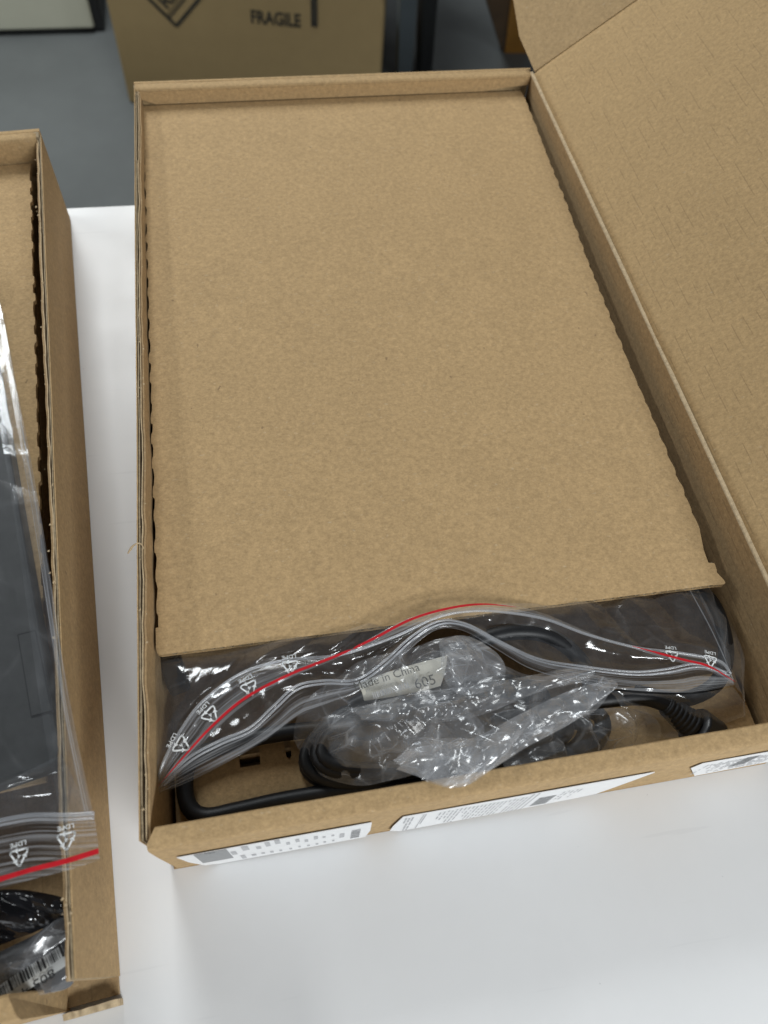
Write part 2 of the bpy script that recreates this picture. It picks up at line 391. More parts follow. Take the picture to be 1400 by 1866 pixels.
box = thing('open_carton', (0.14, 0.24, 0), 'open flat kraft cardboard box with its lid folded back to the right', 'box')
m = MB(); m.box((-.0035, -.0078, .0005), (BW + .002, L + .001, .0028)); m.build('bottom', K_IN, box)
two_ply_wall(box, -.004, L - .004, -.0056, 1, I4, seed=1, skew=.0040)
# right wall, single board, flutes run lengthwise
m = MB(); m.box((BW - .0007, 0.0005, .003), (BW + .0021, L - .0065, H - .0005)); m.build('right_wall', K_WALL, box)
# back wall: outer board, rolled top, inner flap with clipped lower corners
FLY = L - .0078
m = MB()
prof = [(L, .0005), (L + .0028, .0005), (L + .0028, H - .0012), (L + .0018, H), (L, H)]
for x0, x1 in ((-.0016, BW + .001),):
    n = len(prof); m.add([(x0, p[0], p[1]) for p in prof] + [(x1, p[0], p[1]) for p in prof],
        [tuple(range(n)), tuple(range(n, 2*n))[::-1]] + [(i, (i+1) % n, n+(i+1) % n, n+i) for i in range(n)])
m.build('back_wall', K, box)
m = MB(); nx = 60
prof = [(L - .0002, H - .0002), (L - .003, H + .0004), (L - .0062, H + .0003), (FLY + .0006, H - .0002), (FLY, H - .0010), (FLY + .0004, H - .003)]
V = []; F = []
for i in range(nx + 1):
    x = -.0012 + (BW + .0004) * i / nx
    for (y, z) in prof: V.append((x, y + .00025 * nz(x, 3, 14), z + .0002 * nz(x, 4, 30)))
k = len(prof)
for i in range(nx):
    for j in range(k - 1): F.append((i*k+j, (i+1)*k+j, (i+1)*k+j+1, i*k+j+1))
o = mesh('back_top_fold', V, F, K, box, True); sm = o.modifiers.new('thick', 'SOLIDIFY'); sm.thickness = .0006; sm.offset = 1
m = MB(); T = frame((0, FLY - .0004, 0), (1, 0, 0), (0, 0, 1))
zi = .0552
fp = [(.0005, H - .0014), (.0008, zi + .0042), (.003, zi + .0036), (.0115, zi + .0005), (.245, zi + .0005), (.262, zi + .0030), (BW - .0015, zi + .004), (BW - .0012, H - .0014)]
m.prism(fp, T, -.0016, 0); m.build('back_inner_flap', K, box)
m = MB(); m.prism([(-.0005, -.0002), (.004, -.0002), (.0015, -.010), (-.0005, -.012)], frame((-.0010, L - .001, H - .0005), (0, -1, 0), (0, 0, 1)), 0, .0009); m.build('corner_tab', K_EDGE, box)
# front wall: rolled lip
TF = .0081
m = MB(); nx = 80
prof = [(0.0, .003), (0.0, H - .0009), (-.0006, H), (-.0058, H + .0002), (-.0072, H - .0004), (-.0079, H - .0015), (-TF, H - .004), (-TF, H - .02), (-TF + .0004, .0006), (-.0035, .0006), (-.0035, .003)]
k = len(prof); V = []; F = []
for i in range(nx + 1):
    u = i / nx
    for j, (y, z) in enumerate(prof):
        x0 = 0.0002 + (-.0028 if y < -.002 else 0.0) + (.0006 if z < .01 else 0)
        x = x0 + (BW + .001 - x0) * u
        V.append((x, y + .00022 * nz(x, 8, 12) + .00012 * nz(x, 9, 60), z + (.00022 * nz(x, 10, 18) if z > .05 else 0)))
for i in range(nx):
    for j in range(k): F.append((i*k+j, i*k+(j+1) % k, (i+1)*k+(j+1) % k, (i+1)*k+j))
F += [tuple(range(k)), tuple(nx*k+j for j in range(k))[::-1]]
fw = fixn(mesh('front_wall', V, F, K, box, True))
es = fw.modifiers.new('split', 'EDGE_SPLIT'); es.split_angle = math.radians(50)
# lid hinged along the right wall
LA = math.radians(37.5)
LT = Matrix.Translation((BW - .0006, 0, H - .0002)) @ Matrix.Rotation(-LA, 4, 'Y')
locL = WM[box].inverted() @ LT
nx, ny = 60, 100; V = []; F = []; LW = .285
for i in range(nx + 1):
    for j in range(ny + 1):
        x = .0012 + LW * i / nx; y = -.004 + (L - .003) * j / ny
        V.append((x, y, .0009 * nz(y, 31, 4) * (x / LW) + .00035 * nz(x * 1.7 + y, 32, 22) - (.0005 if i == 0 else 0)))
for i in range(nx):
    for j in range(ny): F.append((i*(ny+1)+j, (i+1)*(ny+1)+j, (i+1)*(ny+1)+j+1, i*(ny+1)+j+1))
lid = mesh('lid', V, F, K_LID, box, True, local=locL, raw=True)
s_ = lid.modifiers.new('thick', 'SOLIDIFY'); s_.thickness = .0026; s_.offset = -1
# torn fibres along the hinge
ys = np.linspace(-.002, L - .004, 420); V = []; F = []
for i, y in enumerate(ys):
    a = max(0, .35 + nz(y, 41, 60) + .6 * nz(y, 42, 230)); amp = .5 + .5 * math.sin(math.pi * min(1, max(0, (L - y) / L)))
    wd = .0002 + .0009 * a * amp; hz = .0001 + .0005 * a * amp
    V += [(BW - .0006, y, H - .0010), (BW - .0007 - wd * .55, y, H - .0002 + hz * .8), (BW + .0001, y, H + .0002 + hz * .5), (BW + .0012, y, H + .0006)]
for i in range(len(ys) - 1):
    for j in range(3): F.append((4*i+j, 4*i+j+1, 4*i+5+j, 4*i+4+j))
mesh('torn_hinge', V, F, K_TORN, box, True)
# side flap of the lid, at the far end, bent inwards
FA = math.radians(24)
FT = LT @ Matrix.Translation((0, L - .0065, .0003)) @ Matrix.Rotation(FA, 4, 'X')
m = MB(); m.prism([(.003, .0004), (.27, .0004), (.262, .062), (.045, .064), (.012, .060), (.004, .030)], FT, -.0024, 0)
m.build('lid_side_flap', kraft('kraft_flap', base=(.42, .295, .155), var=.9), box)
# stickers on the front face
def sticker(name, poly, marks, parent, T, lab):
    T = T @ Matrix.Diagonal((1, .72, 1, 1))
    mm = MB(); mm.prism(poly, T, 0.0002, .0004); s = mm.build('sticker', PAPER, parent); s['label'] = lab
    for kind, a in marks:
        g = MB()
        for (x0, y0, x1, y1) in a: g.add([T @ Vector((q[0], q[1], .00052)) for q in ((x0, y0), (x1, y0), (x1, y1), (x0, y1))], [(0, 1, 2, 3)])
        pr = mesh('print', g.v, g.f, kind, s)
        if len(a) > 1: pr['kind'] = 'stuff'
    return s
TFR = frame((0, -TF - .0003, 0), (1, 0, 0), (0, 0, 1))
def lines(x0, x1, rows, dx, seed, y0=.004, y1=.055):
    r = random.Random(seed); out = []
    for i in range(rows):
        x = x0 + (x1 - x0) * i / max(1, rows - 1); y = y1 - r.uniform(0, .004)
        while y > y0:
            l = r.uniform(.003, .012); out.append((x, max(y0, y - l), x + dx, y)); y -= l + r.uniform(.0012, .005)
            if r.random() < .12: break
    return out
# sticker 1: dark square, columns of small print, a bar code
T1 = TFR
st1 = [(.004, .058), (.0825, .0605), (.083, .030), (.0815, .004), (.016, .0008), (.010, .006), (.006, .03)]
marks1 = [(DARKINK, [(.0105, .018, .0235, .058)]), (PAPER, [(.0150, .0525, .0156, .0560), (.0165, .0525, .0171, .0560), (.018, .0525, .0186, .056)]),
          (GREYINK, [(.024, .030, .0262, .044), (.0265, .006, .0285, .022), (.0290, .040, .0318, .056), (.0310, .010, .033, .018), (.0345, .036, .0365, .046), (.0352, .012, .0368, .018),
                     (.0385, .040, .0405, .056), (.0390, .010, .0405, .018), (.0425, .043, .0447, .058), (.043, .010, .0442, .016), (.0468, .032, .0484, .042), (.0474, .010, .0486, .016),
                     (.0508, .036, .0525, .048), (.0514, .012, .0524, .018), (.0545, .030, .0560, .040), (.0552, .010, .0564, .016), (.0585, .034, .0602, .046), (.0590, .010, .0602, .016),
                     (.0622, .034, .0634, .040), (.0625, .012, .0636, .018), (.0660, .034, .0672, .040), (.0664, .012, .0674, .018), (.0695, .022, .0716, .038)]),
          (GREYINK, [(.0745, y / 1000, .0785, (y + 1.1) / 1000) for y in (10, 12, 15, 17, 20, 22, 24, 27, 29, 31, 33, 36, 38, 40, 43)]),
          (DARKINK, [(.0745, y / 1000, .0785, (y + 1.6) / 1000) for y in (14, 21, 28, 34)])]
sticker('sticker', st1, marks1, box, T1, 'white shipping sticker with dark square and small print')
st2 = [(.0955, .0605), (.2060, .0620), (.2065, .0600), (.1970, .030), (.1905, .012), (.180, .009), (.150, .005), (.098, .002), (.0925, .012), (.0930, .03)]
marks2 = [(GREYINK, lines(.097, .100, 3, .0008, 3) + lines(.112, .150, 22, .0006, 5) ), (GREYINK, [(.1045, .004, .1049, .056), (.1055, .02, .106, .056), (.152, .004, .1526, .06), (.1545, .004, .155, .06)]),
          (DARKINK, [(.158, .012 + i * .0021, .166, .0130 + i * .0021) for i in range(14)]), (GREYINK, lines(.168, .176, 5, .0005, 9, .02, .05))]
sticker('sticker', st2, marks2, box, T1, 'long white sticker of fine print with a peeling right end')
st3 = [(.2280, .0625), (BW - .004, .0625), (BW - .004, .018), (.240, .014), (.226, .052)]
sticker('sticker', st3, [(GREYINK, lines(.234, .270, 20, .0006, 12, .02, .055)), (DARKINK, [(.252, .03 + i * .0022, .259, .0311 + i * .0022) for i in range(12)])], box, T1, 'white sticker at the right end of the front wall')
# stray paper fibre on the left wall
fb = MB(); v, f = tube_data([P(262, 1000, H), P(257, 991, H + .003), P(248, 991, H + .004), P(240, 998, H + .002), P(233, 1009, H + .0005)], [.0004, .0003, .0003, .0006, .0003], 24, 6)
mesh('loose_fibre', v, f, K_TORN, box, True)
# torn specks along both two-ply walls
def specks(parent, spots, T):
    g = MB(); r = random.Random(5)
    for (x, y, s) in spots:
        c = T @ Vector((x, y, H - .0003)); pts = [Vector((r.uniform(-1, 1), r.uniform(-1, 1), r.uniform(-.6, 1))) * s for _ in range(8)]
        bm = bmesh.new(); [bm.verts.new(c + p) for p in pts]; bmesh.ops.convex_hull(bm, input=bm.verts)
        bm.verts.ensure_lookup_table(); ix = {vv: i for i, vv in enumerate(bm.verts)}
        g.add([vv.co.copy() for vv in bm.verts], [tuple(ix[q] for q in ff.verts) for ff in bm.faces]); bm.free()
    g.build('torn_specks', K_TORN, parent)['kind'] = 'stuff'
rr = random.Random(11)
specks(box, [(-.0052 + .0040 * q / L + rr.uniform(.0004, .0038), q, rr.uniform(.0003, .0007)) for q in [rr.uniform(0, L - .01) for _ in range(40)]], I4)
# ------------------------------------------------------------------ corrugated insert
ins = thing('cardboard_insert', (.135, .27, .045), 'flat kraft cardboard sheet with notched edges covering most of the open box', 'cardboard')
def insert_outline():
    zf, zb = .0485, .0552
    yl, yr = .0743, .0705
    pts = []
    # left edge, front to back
    pts += [(.0030, yl + .0000), (.0016, yl + .0008), (.0010, yl + .0030), (.0011, yl + .0128), (.0023, yl + .0130), (.0024, yl + .0188)]
    y = yl + .0195; i = 0
    while y < FLY - .012:
        a = .0005 * max(.15, 1 + 1.3 * nz(y, 51, 70)); b = .0012
        pts += [(.0020, y), (.0020 - a, y + .0006), (.0020 - a * 1.1, y + .0036), (.0020 - a * .7, y + .0062), (.0021, y + .0078), (.0024 + .0003 * nz(y, 53, 70), y + .0125)]
        y += .0150 + .0040 * nz(y, 52, 70); i += 1
    pts += [(.0020, FLY - .004), (.0022, FLY - .0005)]
    pts += [(.2735, FLY - .0005), (.2742, FLY - .010)]
    y = FLY - .014
    while y > yr + .026:
        x = .2692 + .0008 * nz(y, 61, 18) + .0050 * max(0, (y - .25) / .22); a = .00045 * max(.1, 1 + 1.5 * nz(y, 62, 55))
        pts += [(x, y), (x + a * .7, y - .0020), (x + a, y - .0042), (x + a * .5, y - .0065), (x - .0004, y - .0085)]
        y -= .0125 + .0050 * nz(y, 63, 60)
    pts += [(.2672, yr + .0190), (.2668, yr + .0118), (.2698, yr + .0112), (.2696, yr + .0075), (.2690, yr + .0062), (.2710, yr + .0018), (.2712, yr + .0003), (.2702, yr - .0004)]
    n = 40
    for k in range(1, n):
        u = k / n; pts.append((.2702 + (.003 - .2702) * u, yr + (yl - yr) * u + .00012 * nz(u, 71, 40)))
    return pts
OUT = [(x - (.0015 * max(0, 1 - (y - .074) / .35) if x < .1 else 0), y) for x, y in insert_outline()]
def iz(y): return .0482 + (.0552 - .0482) * max(0, min(1, (y - .072) / (FLY - .072)))
def zbow(x, y): return .0004 * nz(x, 81, 10) * 1 + .0005 * math.sin(x / .27 * math.pi)
def liner(name, z_off, thick, grow, mat):
    bm = bmesh.new(); vs = [bm.verts.new((x, y, iz(y) + z_off)) for x, y in OUT]
    f = bm.faces.new(vs); bmesh.ops.triangulate(bm, faces=[f]); 
    r = bmesh.ops.extrude_face_region(bm, geom=list(bm.faces)); vv = [e for e in r['geom'] if isinstance(e, bmesh.types.BMVert)]
    for q in vv: q.co.z -= thick
    bmesh.ops.recalc_face_normals(bm, faces=bm.faces)
    me = bpy.data.meshes.new(name); o = bpy.data.objects.new(name, me); link(o, ins)
    inv = WM[o].inverted()
    for q in bm.verts: q.co = inv @ q.co
    bm.to_mesh(me); bm.free(); me.materials.append(mat); return o
liner('top_liner', 0, .00045, 0, K)
liner('bottom_liner', -.0027, .00045, 0, K)
def flutes(parent, x0, x1, yfun, depth, zt, zb, per, mat, T=I4):
    n = int((x1 - x0) / per * 10); V = []; F = []
    for i in range(n + 1):
        x = x0 + (x1 - x0) * i / n; a = .5 + .5 * math.sin(2 * math.pi * x / per + .8 * nz(x, 91, 60)); z = zb + (zt - zb) * a
        y = yfun(x) + .0003 * nz(x, 92, 300)
        V += [T @ Vector((x, y, z)), T @ Vector((x, y + depth, z)), T @ Vector((x, y + depth, z - .00035)), T @ Vector((x, y, z - .00035))]
    for i in range(n):
        for j in range(4): F.append((4*i+j, 4*i+(j+1) % 4, 4*i+4+(j+1) % 4, 4*i+4+j))
    return fixn(mesh('flute_core', V, F, mat, parent))
flutes(ins, .004, .2695, lambda x: .0743 + (.0705 - .0743) * (x - .003) / .267 + .0003, .012, iz(.072) - .0005, iz(.072) - .0024, .0042, K_EDGE)
# support frame hidden below the insert keeps it up
for x0, x1 in ((.004, .010), (.258, .264)):
    m = MB(); m.box((x0, .115, .003), (x1, .44, .0448)); m.build('support_rib', K_IN, ins)
# ------------------------------------------------------------------ front compartment: tray board, cords
tray = thing('tray_board', (.10, .03, .003), 'brown cardboard tray board with two small notches in the front compartment', 'cardboard')
nb = P(450, 1362, .017).y
def X(px, py=1375, z=.017): return P(px, py, z).x
tp = [(.0005, .0012), (BW - .0045, .0012), (BW - .0045, nb)]
tp += [(X(532), nb), (X(531), nb - .0070), (X(527), nb - .0084), (X(522), nb - .0070), (X(519), nb)]
tp += [(X(474), nb), (X(473), nb - .0085), (X(436), nb - .0085), (X(434), nb), (.0005, nb)]
m = MB(); m.prism(tp, I4, .0143, .017); m.build('board', K, tray)
m = MB(); m.box((.006, nb - .004, .003), (BW - .01, nb - .0025, .0140)); m.build('fold', K_IN, tray)
# long cord loop: along the front wall, round the left end and back to the bundle
cordF = tag(tube('power_cord', [P(900, 1440, .030), P(780, 1432, .028), P(640, 1440, .024), P(520, 1458, .0215), P(430, 1478, .021), P(375, 1488, .021), P(345, 1470, .0215), P(337, 1425, .022),
      P(350, 1385, .023), P(410, 1358, .0235), P(500, 1338, .024), P(580, 1330, .025), P(680, 1335, .026)], .0038, BLACK, None, 200, 14),
      'thick black cord lying along the front wall and bending at the left corner', 'cord', 'black cords in the open box')
cordR = tag(tube('power_cord', [P(1180, 1040, .030), P(1250, 1062, .033), P(1295, 1095, .036), P(1318, 1150, .036), P(1322, 1205, .033), P(1300, 1250, .028), P(1240, 1275, .026), P(1160, 1262, .028)], .0037, BLACK, None, 140, 14),
      'black cord curving down beside the right wall under the clear film', 'cord', 'black cords in the open box')
# bundle: spiral of cord plus its two ends, plug included
ch = thing('cable_bundle', tuple(P(790, 1310, .017)), 'coiled black power cable with plug and cream paper tag inside crumpled bag', 'cable')
cx, cy = P(785, 1325, .030).x, P(785, 1325, .030).y
pts = []; turns = 6; nn = 34
for i in range(turns * nn):
    t = i / nn; a = 2 * math.pi * t + 2.2
    rx = .058 - .0042 * (t % 3) + .003 * nz(t, 101, 1.7); ry = .0205 - .0027 * (t % 3) + .002 * nz(t, 102, 1.5)
    tilt = -.06
    x = rx * math.cos(a); y = ry * math.sin(a)
    z = .0215 + .0062 * (t // 2) + .0015 * math.sin(a * 1.3) + .0022 * nz(t, 103, 2.2)
    pts.append(Vector((cx + x + tilt * y, cy + y + .10 * x, z)))
V, F = tube_data(pts, .0031, 520, 12); mesh('coil', V, F, BLACK, ch, True)
V, F = tube_data([P(640, 1290, .040), P(720, 1240, .046), P(800, 1200, .047), P(870, 1168, .048), P(930, 1152, .049), P(990, 1156, .048), P(1035, 1180, .046), P(1065, 1215, .043), P(1080, 1260, .038)], .0037, 120, 14); mesh('cord_end', V, F, BLACK, ch, True)
V, F = tube_data([P(900, 1320, .046), P(1000, 1288, .047), P(1090, 1276, .048), P(1165, 1270, .047), P(1205, 1280, .046), P(1235, 1300, .044)], .0038, 100, 14); mesh('cord_end', V, F, BLACK, ch, True)
V, F = tube_data([P(880, 1380, .040), P(960, 1366, .043), P(1010, 1350, .044), P(1030, 1325, .043), P(1000, 1300, .04)], .0040, 70, 14); mesh('cord_end', V, F, BLACK, ch, True)
V, F = tube_data([P(820, 1395, .034), P(900, 1402, .034), P(1000, 1394, .034), P(1070, 1368, .034), P(1098, 1330, .034), P(1085, 1298, .034), P(1020, 1290, .034), P(940, 1300, .034)], .0038, 90, 14); mesh('cord_end', V, F, BLACK, ch, True)
V, F = tube_data([P(820, 1380, .040), P(920, 1390, .041), P(1020, 1378, .041), P(1062, 1350, .041), P(1060, 1318, .040), P(990, 1300, .039)], .0038, 90, 14); mesh('cord_end', V, F, BLACK, ch, True)
# plug: ribbed strain relief then moulded body running down behind the front wall
A = P(1212, 1284, .0455); B = P(1262, 1322, .041); nrb = 60
pts = [A.lerp(B, i / (nrb - 1)) for i in range(nrb)]
rad = [.0042 + .0026 * i / nrb + (.0004 if (i // 4) % 2 else 0) for i in range(nrb)]
V, F = tube_data([tuple(p) for p in pts], rad, nrb, 16, resample=False); mesh('strain_relief', V, F, BLACK, ch, True)
D = P(1300, 1350, .036)
pts = [B.lerp(D, i / 19) for i in range(20)]
V, F = tube_data([tuple(p) for p in pts], [.0068, .0085] + [.0095] * 16 + [.009, .0075], 20, 18, resample=False); mesh('plug_body', V, F, BLACK_TUBE, ch, True)
# paper tag wrapped over the cord
ta = [P(652, 1246, .0505), P(700, 1227, .0520), P(760, 1209, .0525), P(815, 1194, .0515)]
tb_ = [P(664, 1277, .0480), P(712, 1270, .0490), P(765, 1260, .0490), P(803, 1250, .0485)]
tagf = film('paper_tag', ta, tb_, TAGP, ch, 60, 10, .0015, (5, 40, .0007)); tagf['label'] = 'cream paper tag with small black print'
TT = frame((P(705, 1234, .0545)), P(790, 1209, .0545) - P(660, 1250, .0545), P(700, 1220, .0545) - P(712, 1270, .0545))
text_mesh('print', 'Made in China', .0052, TT, TAGINK, tagf)
TT = frame((P(775, 1243, .0535)), P(790, 1239, .0535) - P(760, 1247, .0535), P(770, 1220, .0535) - P(780, 1260, .0535))
text_mesh('print', '605', .0066, TT, TAGINK, tagf)
TT = frame((P(712, 1258, .0535)), P(740, 1250, .0535) - P(690, 1265, .0535), P(700, 1220, .0535) - P(712, 1270, .0535))
g = MB(); r = random.Random(3); x = -.008
while x < .008:
    b = r.uniform(.0002, .0007); g.add([TT @ Vector(q) for q in ((x, -.0013, 0), (x + b, -.0013, 0), (x + b, .0013, 0), (x, .0013, 0))], [(0, 1, 2, 3)]); x += b + r.uniform(.0003, .0007)
mesh('bar_code', g.v, g.f, GREYINK, tagf)
# black block added for the dark streak seen through the film, left
m = MB(); T = frame(P(300, 1215, .020), P(340, 1200, .02) - P(300, 1215, .02), P(300, 1180, .02) - P(300, 1300, .02))
m.prism([(-.001, -.016), (.008, -.016), (.009, -.013), (.009, .018), (-.001, .018)], T, 0, .012)
cn = m.build('filler_block', BLACK_TUBE, None, bevel=.0015); tag(cn, 'black block added under the film in the left corner of the open box', 'block')
# ------------------------------------------------------------------ large zip bag across the front of the open box
zb = thing('zip_bag', tuple(P(800, 1250, .045)), 'large clear zip bag with red stripe lying across the open box', 'bag')
def Q(x, y, z): return P(x, y, .050 + (z - .050) * .3 if z > .05 else z)
zipA = [Q(286, 1428, .046), Q(300, 1385, .050), Q(330, 1330, .054), Q(370, 1278, .0565), Q(440, 1227, .0585), Q(520, 1203, .0595), Q(620, 1193, .0600), Q(720, 1160, .0625), Q(800, 1124, .0650), Q(870, 1113, .0660), Q(940, 1118, .0655), Q(1000, 1130, .0640), Q(1070, 1156, .0610), Q(1160, 1180, .0575), Q(1240, 1190, .0550), Q(1310, 1204, .0525), Q(1332, 1228, .0500)]
redA = [Q(284, 1440, .047), Q(330, 1387, .053), Q(390, 1322, .0585), Q(450, 1272, .0615), Q(530, 1230, .0630), Q(620, 1194, .0635), Q(680, 1166, .0640), Q(750, 1130, .0650), Q(820, 1110, .0655), Q(880, 1103, .0655), Q(940, 1108, .0640), Q(1000, 1124, .0615), Q(1070, 1152, .0590), Q(1150, 1179, .0575), Q(1240, 1203, .0570), Q(1290, 1216, .0545), Q(1338, 1244, .0500)]
lipA = [Q(283, 1447, .046), Q(334, 1392, .0525), Q(395, 1328, .0580), Q(456, 1277, .0610), Q(535, 1234, .0628), Q(622, 1196, .0635), Q(678, 1161, .0640), Q(747, 1126, .0650), Q(818, 1107, .0653), Q(880, 1100, .0652), Q(941, 1105, .0636), Q(1001, 1122, .0612), Q(1071, 1151, .0588), Q(1150, 1180, .0575), Q(1238, 1207, .0572), Q(1288, 1221, .0548), Q(1337, 1250, .0500)]
zipB = [Q(296, 1425, .046), Q(345, 1380, .050), Q(400, 1350, .053), Q(455, 1326, .055), Q(500, 1285, .0565), Q(540, 1250, .0575), Q(590, 1240, .0580), Q(650, 1238, .0585), Q(700, 1205, .0605), Q(750, 1160, .0630), Q(800, 1132, .0640), Q(850, 1137, .0635), Q(910, 1168, .0615), Q(980, 1200, .0590), Q(1060, 1214, .0570), Q(1150, 1224, .0560), Q(1210, 1220, .0550), Q(1270, 1210, .0535), Q(1325, 1225, .0505)]
lowB = [Q(284, 1449, .045), Q(345, 1424, .048), Q(415, 1388, .050), Q(490, 1345, .052), Q(545, 1305, .053), Q(600, 1282, .054), Q(650, 1262, .055), Q(700, 1232, .056), Q(735, 1195, .059), Q(790, 1150, .0615), Q(840, 1148, .0615), Q(900, 1180, .0595), Q(965, 1218, .0575), Q(1040, 1240, .0565), Q(1100, 1252, .0560), Q(1180, 1260, .0550), Q(1250, 1262, .0540), Q(1300, 1256, .052), Q(1340, 1248, .050)]
back = [P(282, 1188, .0425), P(420, 1168, .0415), P(560, 1146, .0410), P(700, 1123, .0410), P(840, 1105, .0410), P(980, 1088, .0410), P(1120, 1072, .0410), P(1262, 1058, .0420)]
film('body_film', back, zipA, FILM, zb, 240, 44, .004, (21, 20, .0060, 5))
film('lip_film', zipA, lipA, LIP, zb, 220, 12, .0004, (22, 60, .0003))
film('rear_lip_film', zipB, lowB, LIP, zb, 240, 16, .0006, (23, 50, .0008))
film('zip_film', zipA, zipB, FILM, zb, 200, 16, -.004, (27, 30, .0015))
tube('zip_profile', zipA, .00068, ZIP, zb, 220, 8)
a2 = [p + Vector((.0006, -.0016, .0002)) for p in zipB]
tube('zip_profile', zipB, .00055, ZIP, zb, 220, 8); tube('zip_profile', a2, .00045, ZIP, zb, 220, 8)
def stripe(name, line, off, wd, mat, parent, n=200, lift=.0003, taper=0.0):
    a, la = crom(line, n); b, _ = crom(off, n); V = []; F = []
    for i in range(n):
        d = Vector(b[i] - a[i]); d = d.normalized() if d.length > 1e-6 else Vector((0, -1, 0))
        e = min(i, n - 1 - i) / (n - 1); wq = wd * (.12 + .88 * min(1.0, e / taper) if taper else 1.0) * (1 + .15 * nz(i / n, 77, 9))
        V += [Vector(a[i]) - d * wq * .5 + Vector((0, 0, lift)), Vector(a[i]) + d * wq * .5 + Vector((0, 0, lift))]
    for i in range(n - 1): F.append((2*i, 2*i+1, 2*i+3, 2*i+2))
    return mesh(name, V, F, mat, parent, True)
stripe('red_stripe', redA[:11], lipA[:11], .0012, RED, zb, 200, .0013, .14)
stripe('red_stripe', redA[13:], lipA[13:], .0011, RED, zb, 60, .0013, .30)
# corner of film crumpled against the right wall
film('side_film', [P(1262, 1060, .0425), P(1300, 1140, .045), P(1330, 1215, .048), P(1340, 1250, .049)], [P(1290, 1075, .030), P(1340, 1150, .030), P(1352, 1230, .034), P(1356, 1310, .044)], FILM, zb, 90, 24, .003, (25, 30, .005, 4))
film('tail_film', [P(1110, 1258, .053), P(1180, 1264, .052), P(1260, 1265, .052), P(1335, 1252, .050)], [P(1130, 1330, .040), P(1215, 1345, .040), P(1300, 1325, .044), P(1358, 1305, .046)], FILM, zb, 110, 30, .002, (26, 30, .006, 4))
# side seam of the bag, slightly frosted
stripe('side_seam', [P(1255, 1072, .0445), P(1292, 1140, .047), P(1318, 1195, .0495), P(1336, 1240, .0505)], [P(1258, 1072, .0445), P(1296, 1140, .047), P(1322, 1195, .0495), P(1340, 1240, .0505)], .0006, ZIP, zb, 60)
def recycle_mark(parent, T, s, word='LDPE', lift=.0006):
    """triangle of three chasing arrows with a 4, word above"""
    g = MB(); w_ = .10
    for k in range(3):
        Rz = Matrix.Rotation(2 * math.pi * k / 3, 4, 'Z')
        line = [(-.36, -.30), (-.50, -.30), (-.56, -.20), (-.30, .25)]
        line = [(.08, -.34), (-.40, -.34), (-.52, -.30), (-.53, -.18), (-.44, -.02)]
        for (a, b) in zip(line, line[1:]):
            a = Vector(a); b = Vector(b); d = (b - a).normalized(); n_ = Vector((-d.y, d.x)) * w_ * .5; a = a - d * .03; b = b + d * .03
            g.add([T @ (Rz @ Vector((q.x * s, q.y * s, lift))) for q in (a + n_, a - n_, b - n_, b + n_)], [(0, 1, 2, 3)])
        hd = [(.06, -.17), (.06, -.51), (.28, -.34)]
        g.add([T @ (Rz @ Vector((q[0] * s, q[1] * s, lift))) for q in hd], [(0, 1, 2)])
    for txt, sz, pos in (('4', .40 * s, (0, 0)), (word, .40 * s, (0, -.74 * s))):
        v, f = text_geo(txt, sz, T @ Matrix.Translation((pos[0], pos[1], lift)), 1.15); g.add(v, f)
    return mesh('recycling_mark', g.v, g.f, WHITEINK, parent)
def on_lip(px, py, z, s, A=zipA, B=lipA, parent=None, flip=-1):
    c = Q(px, py, z); a, _ = crom(A, 300); i = int(np.argmin(((a - np.array(c)) ** 2).sum(1))); t = Vector(a[min(i + 3, 299)] - a[max(i - 3, 0)]).normalized()
    b, _ = crom(B, 300); q = b[int(np.argmin(((b - np.array(c)) ** 2).sum(1)))]
    up = Vector(a[i]) - Vector(q)
    recycle_mark(parent, frame(c, t * flip, up * flip), s)
for (x, y) in ((331, 1358), (384, 1303), (455, 1254), (529, 1215)): on_lip(x, y, {331: .0545, 384: .0585, 455: .0615, 529: .0625}[x], .0062, parent=zb)
for (x, y, z) in ((1224, 1195, .0570), (1294, 1204, .0545)): on_lip(x, y, z, .0052, parent=zb)
# ------------------------------------------------------------------ crumpled inner bag round the cable bundle
cb = thing('cable_bag', tuple(P(800, 1320, .03)), 'crumpled clear plastic bag wrapped round the coiled cable', 'bag')
ol = [(535, 1348, .030), (540, 1312, .036), (565, 1268, .042), (610, 1238, .046), (655, 1205, .050), (720, 1188, .051), (760, 1178, .052), (800, 1164, .053), (848, 1160, .052), (880, 1192, .050), (925, 1218, .049), (985, 1232, .050), (1060, 1226, .053), (1112, 1243, .055),
      (1090, 1290, .054), (1020, 1325, .054), (970, 1352, .056), (900, 1395, .060), (850, 1428, .068), (800, 1430, .067), (760, 1412, .062), (720, 1420, .052), (660, 1432, .038), (600, 1420, .032), (565, 1395, .028)]
blob_film('film', [P(*q) for q in ol], P(790, 1310, .050), CRUMP, cb, 300, 64, .0085, (31, 30, .0075, 6), 3.0)
ol2 = [(560, 1345, .034), (600, 1300, .044), (680, 1285, .050), (780, 1280, .054), (860, 1300, .056), (880, 1340, .056), (800, 1385, .052), (700, 1400, .044), (600, 1390, .036)]
blob_film('film', [P(*q) for q in ol2], P(720, 1340, .050), CRUMP, cb, 220, 44, .007, (37, 34, .0065, 6), 2.5)
